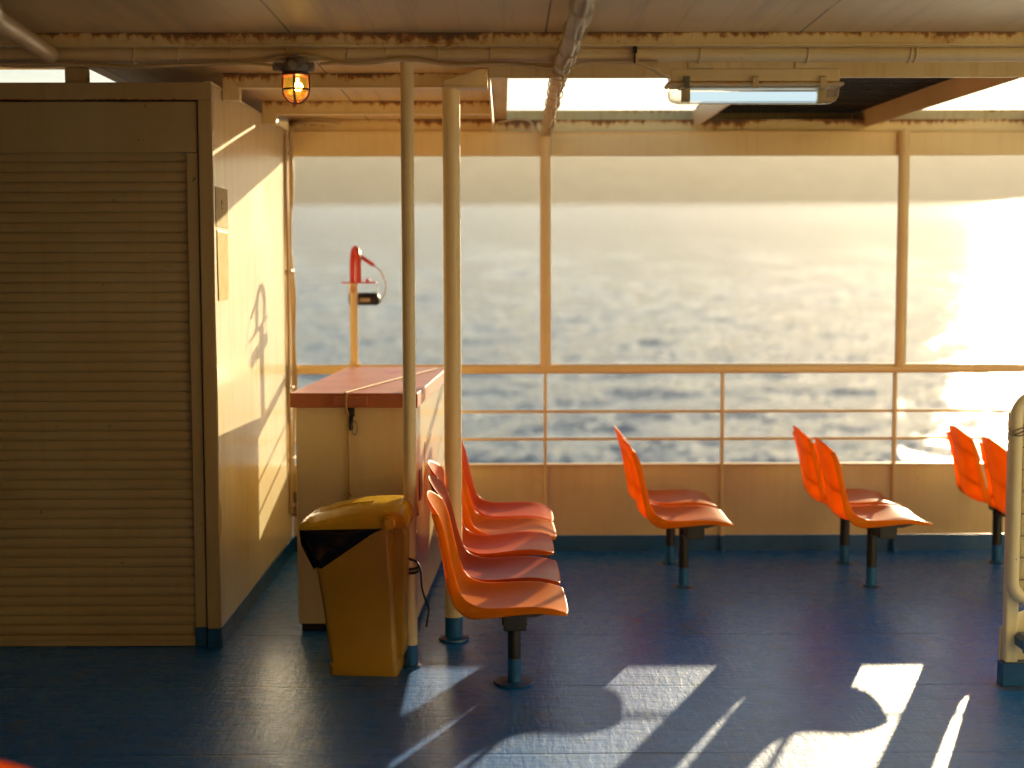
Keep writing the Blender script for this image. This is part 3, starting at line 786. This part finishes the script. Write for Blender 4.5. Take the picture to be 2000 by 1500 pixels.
# fluorescent tube lamp, lit
fl = thing('tube_lamp', 'lit fluorescent tube lamp in a clear cover hanging from the pipe', 'lamp', (.915, 5.30, 2.284))
MB().box(-.305, .312, -.05, .05, .003, .052).build('housing', M['pipe'], fl, bevel=.006)
M['rustlip'] = paint('rusty_lip', (.6, .44, .24), .5, rust=[(2.292, .02, .62, .2)])
MB().box(-.318, .326, -.058, .058, -.010, .0025).build('rim', M['rustlip'], fl, bevel=.004)
t = NT('clear_acrylic'); gl = t.n('ShaderNodeBsdfGlass'); gl.inputs['Color'].default_value = (.95, .93, .85, 1); gl.inputs['Roughness'].default_value = .08; gl.inputs['IOR'].default_value = 1.18
tp = t.n('ShaderNodeBsdfTransparent'); tp.inputs[0].default_value = (.92, .9, .82, 1); mx = t.n('ShaderNodeMixShader'); mx.inputs[0].default_value = .45
t.link(gl.outputs[0], mx.inputs[1]); t.link(tp.outputs[0], mx.inputs[2]); M['acrylic'] = t.done(mx.outputs[0])
secs = []
for z, k in ((-.0105, 0), (-.05, .004), (-.062, .012), (-.071, .03)):
    secs.append(rrect(-.310+k, .316-k, -.052+k, .052-k, .02, z))
m = MB(); n = len(secs[0])
m.v = [p for s in secs for p in s]
m.f = [(i*n+k, i*n+(k+1) % n, (i+1)*n+(k+1) % n, (i+1)*n+k) for i in range(3) for k in range(n)] + [tuple(3*n+k for k in range(n))]
m.build('cover', M['acrylic'], fl, smooth=50)
MB().box(-.27, .275, -.03, .03, -.018, -.0105).build('reflector', simple('white_reflector', (.8, .78, .7), .3), fl, bevel=.002)
t = NT('lit_tube'); em = t.n('ShaderNodeEmission'); em.inputs[0].default_value = (.66, .86, 1, 1); em.inputs[1].default_value = .5
M['tube'] = t.done(em.outputs[0])
MB().tube([(-.226,0,-.043), (.234,0,-.043)], .017, 20).build('tube', M['tube'], fl, smooth=40)
m = MB()
for x in (-.245, .253): m.box(x-.015, x+.015, -.02, .02, -.062, -.018)
m.build('tube_holder', simple('tan_holder', (.66, .52, .30), .4), fl, bevel=.003)
for x, mm in ((-.248,'steel'), (.001,'cable'), (.248,'cable')):
    m = MB().box(x-.011, x+.011, -.066, -.059, -.022, .016).box(x-.009, x+.009, -.06, -.05, .010, .020).tube([(x-.012,-.062,.016), (x+.012,-.062,.016)], .005, 8)
    m.build('clip', M[mm], fl, bevel=.002)
for x in (-.195, .195):
    MB().box(x-.048, x+.048, -.052, -.02, .0525, .078).build('hanger', M['pipe'], fl, bevel=.003)

# out of focus brace near the viewer, upper left
o = MB().tube([(-1.15, 2.85, 2.40), (-1.44, 4.1, 2.315), (-1.62, 5.16, 2.375)], .032, 16).build('brace_pipe', M['cable'], smooth=40)
tag(o, 'blurred diagonal brace pipe under the dark ceiling corner', 'brace')

# ------------------------------------------------------------------ rescue light stand on the rail
rs = thing('rescue_light_stand', 'white post with red hooked bracket and black lamp above the railing', 'rescue light', (-.85, WY+.005, 1.075))
MB().tube([(0,0,0), (0,0,.462)], .0235, 20).lathe([(.04,0),(.04,.006),(.025,.008)], n=20).build('post', M['rail'], rs, smooth=40)
ax_ = (-.42, .907)   # the hoop stands turned away from the deck
hp = spline([(-.052,.462),(-.052,.56),(-.046,.605),(-.026,.642),(0,.655),(.026,.642),(.046,.605),(.052,.56),(.052,.462)], 6)
MB().tube([(.012+a*ax_[0], a*ax_[1], b) for a, b in hp], .0165, 14).build('hook', M['redpaint'], rs, smooth=50)
MB().box(-.064, .13, -.03, .03, .459, .467).build('plate', M['redpaint'], rs, bevel=.001)
MB().bar((.030,-.02,.618), (.116,0,.560), .018, .020).lathe([(.010,0),(.012,.012),(.006,.02)], (.08,0,.467), n=12).build('arm', M['redpaint'], rs, bevel=.002)
m = MB().lathe([(.030,-.085),(.036,-.08),(.036,.075),(.028,.082),(.012,.09)], (.052,.062,.370), 'X', 24)
m.build('lamp', M['black'], rs, smooth=40)
MB().box(.03, .09, .022, .028, .355, .375).build('rating_plate', simple('pale_plate', (.5,.36,.28), .4), rs)
m = MB()
for x in (-.032, .133): m.bar((x,.045,.459), (x+.001,.06,.372), .003, .012)
m.build('hanger', M['steel'], rs)
MB().tube(spline([(.114,0,.562),(.150,.01,.53),(.175,.03,.475),(.177,.045,.43),(.163,.06,.385),(.142,.062,.35),(.13,.06,.338)], 6), .0035, 8).build('cord', M['rope'], rs, smooth=50)
t = MB().tube([(-.002+.013*math.cos(a), -.0245+.004*abs(math.cos(a)), .425+.016*math.sin(a)) for a in np.linspace(0, 2*math.pi, 25)[:-1]], .0022, 6, True)
t.box(-.006, -.004, -.0265, -.0235, .418, .432).box(.000, .002, -.0265, -.0235, .418, .432)
t.build('round_symbol', M['redpaint'], rs, smooth=50)

# ------------------------------------------------------------------ tubular gate at the right edge
M['gate'] = paint('gate_paint', (.86, .80, .56), .3, grime=.3, streak=.15)
gt = thing('tubular_gate', 'cream tubular gate with rounded corners on a blue footed plate', 'gate', (1.915, 5.34, 0))
def rr_path(x0, x1, z0, z1, r, n=8):
    out = []
    for cx, cz, a0 in ((x0+r, z1-r, 180), (x1-r, z1-r, 90), (x1-r, z0+r, 0), (x0+r, z0+r, -90)):
        for k in range(n+1):
            a = R(a0 - 90*k/n); out.append((cx+r*math.cos(a), 0, cz+r*math.sin(a)))
    return out
MB().tube(rr_path(.022, .80, .345, 1.125, .075), .024, 20, True).build('frame', M['gate'], gt, smooth=45)
m = MB()
for x in (.075, .10, .17, .24, .31, .38): m.tube([(x, .012, .34), (x, .012, 1.12)], .004, 8)
for k in range(8): m.tube([(.03, .012, .42+k*.085), (.79, .012, .42+k*.085)], .003, 8)
m.build('wire_mesh', M['castgrey'], gt, smooth=45)
m = MB().box(.012, .062, .03, .075, .0905, 1.06).box(.064, .34, .04, .07, .32, 1.10)
m.build('post', M['gate'], gt, bevel=.008)
m = MB().prism([(.006, .0905), (.30, .0905), (.30, .30), (.16, .31), (.075, .275), (.045, .225), (.006, .22)], .076, .084)
m.build('foot_plate', M['gate'], gt, bevel=.002)
MB().box(.002, .302, .026, .088, 0, .09).build('blue_foot', M['blue'], gt, bevel=.003)
m = MB().prism([(.045,.165),(.30,.165),(.30,.215),(.06,.215),(.045,.20)], -.06, .024)
for k in range(14): m.bar((.05+k*.018, -.05, .17), (.05+k*.018+.004, -.05, .150), .007, .007)
m.build('step_brush', M['blue'], gt, bevel=.002)
wt = thing('wire_tie', 'twisted wire tied round the top of the tubular gate', 'wire', (1.915, 5.31, .99))
for k in range(3):
    MB().tube([(.022+.029*math.cos(a), .03+.029*math.sin(a), .004*k+.012*math.sin(a+k)) for a in np.linspace(0, 2*math.pi, 24)[:-1]], .0028, 6, True).build('coil', M['castgrey'], wt, smooth=50)
m = MB()
m.tube([(-.006+.006*math.cos(k*1.3)-.0005*k, .0, .0+.0016*k-.012+.004*math.sin(k*1.9)) for k in range(22)], .0026, 6)
m.tube([(-.008,0,-.005), (-.014,0,-.02), (-.022,0,-.038)], .0024, 6)
m.build('twist', M['steel'], wt, smooth=50)

# ------------------------------------------------------------------ sea, hills, haze (the ship heels, so the sea plane tilts)
SEA = bpy.data.objects.new
def sea_mesh():
    rng = np.random.default_rng(3)
    # polar grid, fine inside the view, coarse elsewhere
    az = np.concatenate([np.linspace(-150, -27, 60)[:-1], np.linspace(-27, 40, 900), np.linspace(40, 150, 50)[1:]])
    r = np.concatenate([[12, 18, 24], np.geomspace(30, 1800, 640), np.geomspace(2000, 12000, 16)])
    A, RR = np.meshgrid(np.radians(az), r)
    X = RR*np.sin(A); Yy = RR*np.cos(A); Z = np.zeros_like(X)
    dr = np.gradient(r)[:, None]
    for k in range(52):
        lam = 1.2*(9/1.2)**(rng.random())
        th = rng.normal(R(-35), .75)
        kx, ky = 2*math.pi/lam*math.sin(th), 2*math.pi/lam*math.cos(th)
        w = np.clip(lam/(2.6*dr) - 1, 0, 1)
        Z += w*(.013*lam/(2*math.pi))*np.sin(kx*X + ky*Yy + rng.random()*6.28)
    n = len(az); m_ = len(r)
    co_ = np.stack([X, Yy, Z], -1).reshape(-1, 3)
    idx = np.arange(m_*n).reshape(m_, n)
    q = np.stack([idx[:-1,:-1], idx[:-1,1:], idx[1:,1:], idx[1:,:-1]], -1).reshape(-1, 4)
    me = bpy.data.meshes.new('sea')
    me.vertices.add(len(co_)); me.vertices.foreach_set('co', co_.ravel().astype(np.float32))
    me.loops.add(q.size); me.loops.foreach_set('vertex_index', q.ravel().astype(np.int32))
    me.polygons.add(len(q)); me.polygons.foreach_set('loop_start', np.arange(0, q.size, 4, dtype=np.int32))
    me.polygons.foreach_set('use_smooth', np.ones(len(q), dtype=bool))
    me.update(calc_edges=True); me.validate()
    if me.polygons[0].normal.z < 0: me.flip_normals()
    me.materials.append(M['sea'])
    o = bpy.data.objects.new('sea', me); COL.objects.link(o)
    return o
CAMH = 9.0
sea = sea_mesh(); sea.location = (0, 0, 1.6-CAMH); sea.rotation_euler = (R(2.8), 0, 0)
tag(sea, kind='structure')
def hill_mesh(name, dist, hmax, seed, x0, x1, mat, depth):
    rng = np.random.default_rng(seed)
    xs = np.linspace(x0, x1, 160); rows = []
    prof = np.zeros_like(xs)
    for k in range(22):
        prof += rng.random()*np.sin(xs*(2*math.pi)*(.6+k*.83)/(x1-x0) + rng.random()*6.28)/(k+1)**1.15
    prof = (prof-prof.min())/(prof.max()-prof.min())
    for t in np.linspace(0, 1, 14):
        rows.append([(x, dist + depth*t, -2 + (12+hmax*(.8+.2*p))*(math.sin(t*math.pi))**.8*(.94+.06*math.sin(x*.0043+t*7+1.7*math.sin(x*.0017)))) for x, p in zip(xs, prof)])
    o = MB().grid(rows).build(name, mat, smooth=180)
    o.location = (0, 0, 1.6-CAMH); o.rotation_euler = (R(2.8), 0, 0)
    tag(o, kind='structure')
hm = simple('hazy_hill_scrub', (.12, .12, .08), .9, .4, .01, 0)
hill_mesh('hills', 5600, 420, 5, -5200, 6000, hm, 2400)
t = NT('sea_air'); pv = t.n('ShaderNodeVolumePrincipled')
pv.inputs['Color'].default_value = (1, .93, .82, 1); pv.inputs['Density'].default_value = .00005; pv.inputs['Anisotropy'].default_value = .42
t.link(pv.outputs[0], t.out.inputs['Volume']); M['air'] = t.m
hz = MB().box(-12500, 12500, -12500, 12500, -2.0, 460).build('haze', M['air'])
hz.location = (0, 0, 1.6-CAMH); hz.rotation_euler = (R(2.8), 0, 0)
tag(hz, kind='stuff')

# ------------------------------------------------------------------ light and sky
SUN_AZ, SUN_EL = R(20.95), R(11.21)
w = bpy.data.worlds.new('World'); SC.world = w; w.use_nodes = True
nt = w.node_tree; bg = nt.nodes['Background']
sk = nt.nodes.new('ShaderNodeTexSky'); sk.sky_type = 'NISHITA'; sk.sun_disc = False
sk.sun_elevation = SUN_EL; sk.sun_rotation = SUN_AZ; sk.air_density = 1.0; sk.dust_density = .4; sk.ozone_density = 1.0; sk.altitude = 0
nt.links.new(sk.outputs[0], bg.inputs[0]); bg.inputs[1].default_value = .06
sl = bpy.data.lights.new('sun', 'SUN'); sl.energy = 5.0; sl.angle = R(.5); sl.color = (1, .81, .50)
so = bpy.data.objects.new('sun', sl); COL.objects.link(so)
to_sun = Vector((math.sin(SUN_AZ)*math.cos(SUN_EL), math.cos(SUN_AZ)*math.cos(SUN_EL), math.sin(SUN_EL)))
so.rotation_euler = (to_sun).to_track_quat('Z', 'Y').to_euler(); so.location = (20, 40, 12)

# ------------------------------------------------------------------ camera
cd = bpy.data.cameras.new('camera'); cam = bpy.data.objects.new('camera', cd); COL.objects.link(cam)
cd.sensor_width = 36; cd.lens = 50.0; cd.clip_start = .05; cd.clip_end = 40000
p, yw, rl_ = R(4.53), R(.31), R(.12)
Fv = Vector((math.sin(yw)*math.cos(p), math.cos(yw)*math.cos(p), -math.sin(p)))
Rv = Fv.cross(Vector((0,0,1))).normalized(); Uv = Rv.cross(Fv)
R2 = Rv*math.cos(rl_) - Uv*math.sin(rl_); U2 = Uv*math.cos(rl_) + Rv*math.sin(rl_)
cam.matrix_world = Matrix(((R2.x, U2.x, -Fv.x, 0), (R2.y, U2.y, -Fv.y, 0), (R2.z, U2.z, -Fv.z, 1.6), (0,0,0,1)))
cd.dof.use_dof = True; cd.dof.focus_distance = 5.6; cd.dof.aperture_fstop = 1.4
SC.camera = cam

SC.view_settings.view_transform = 'Standard'; SC.view_settings.look = 'None'
SC.view_settings.exposure = 1.1; SC.view_settings.gamma = 1.0
SC.cycles.use_denoising = True
SC.cycles.max_bounces = 10; SC.cycles.diffuse_bounces = 6; SC.cycles.glossy_bounces = 4; SC.cycles.transmission_bounces = 6
SC.cycles.volume_bounces = 0; SC.cycles.transparent_max_bounces = 8
SC.cycles.sample_clamp_indirect = 8
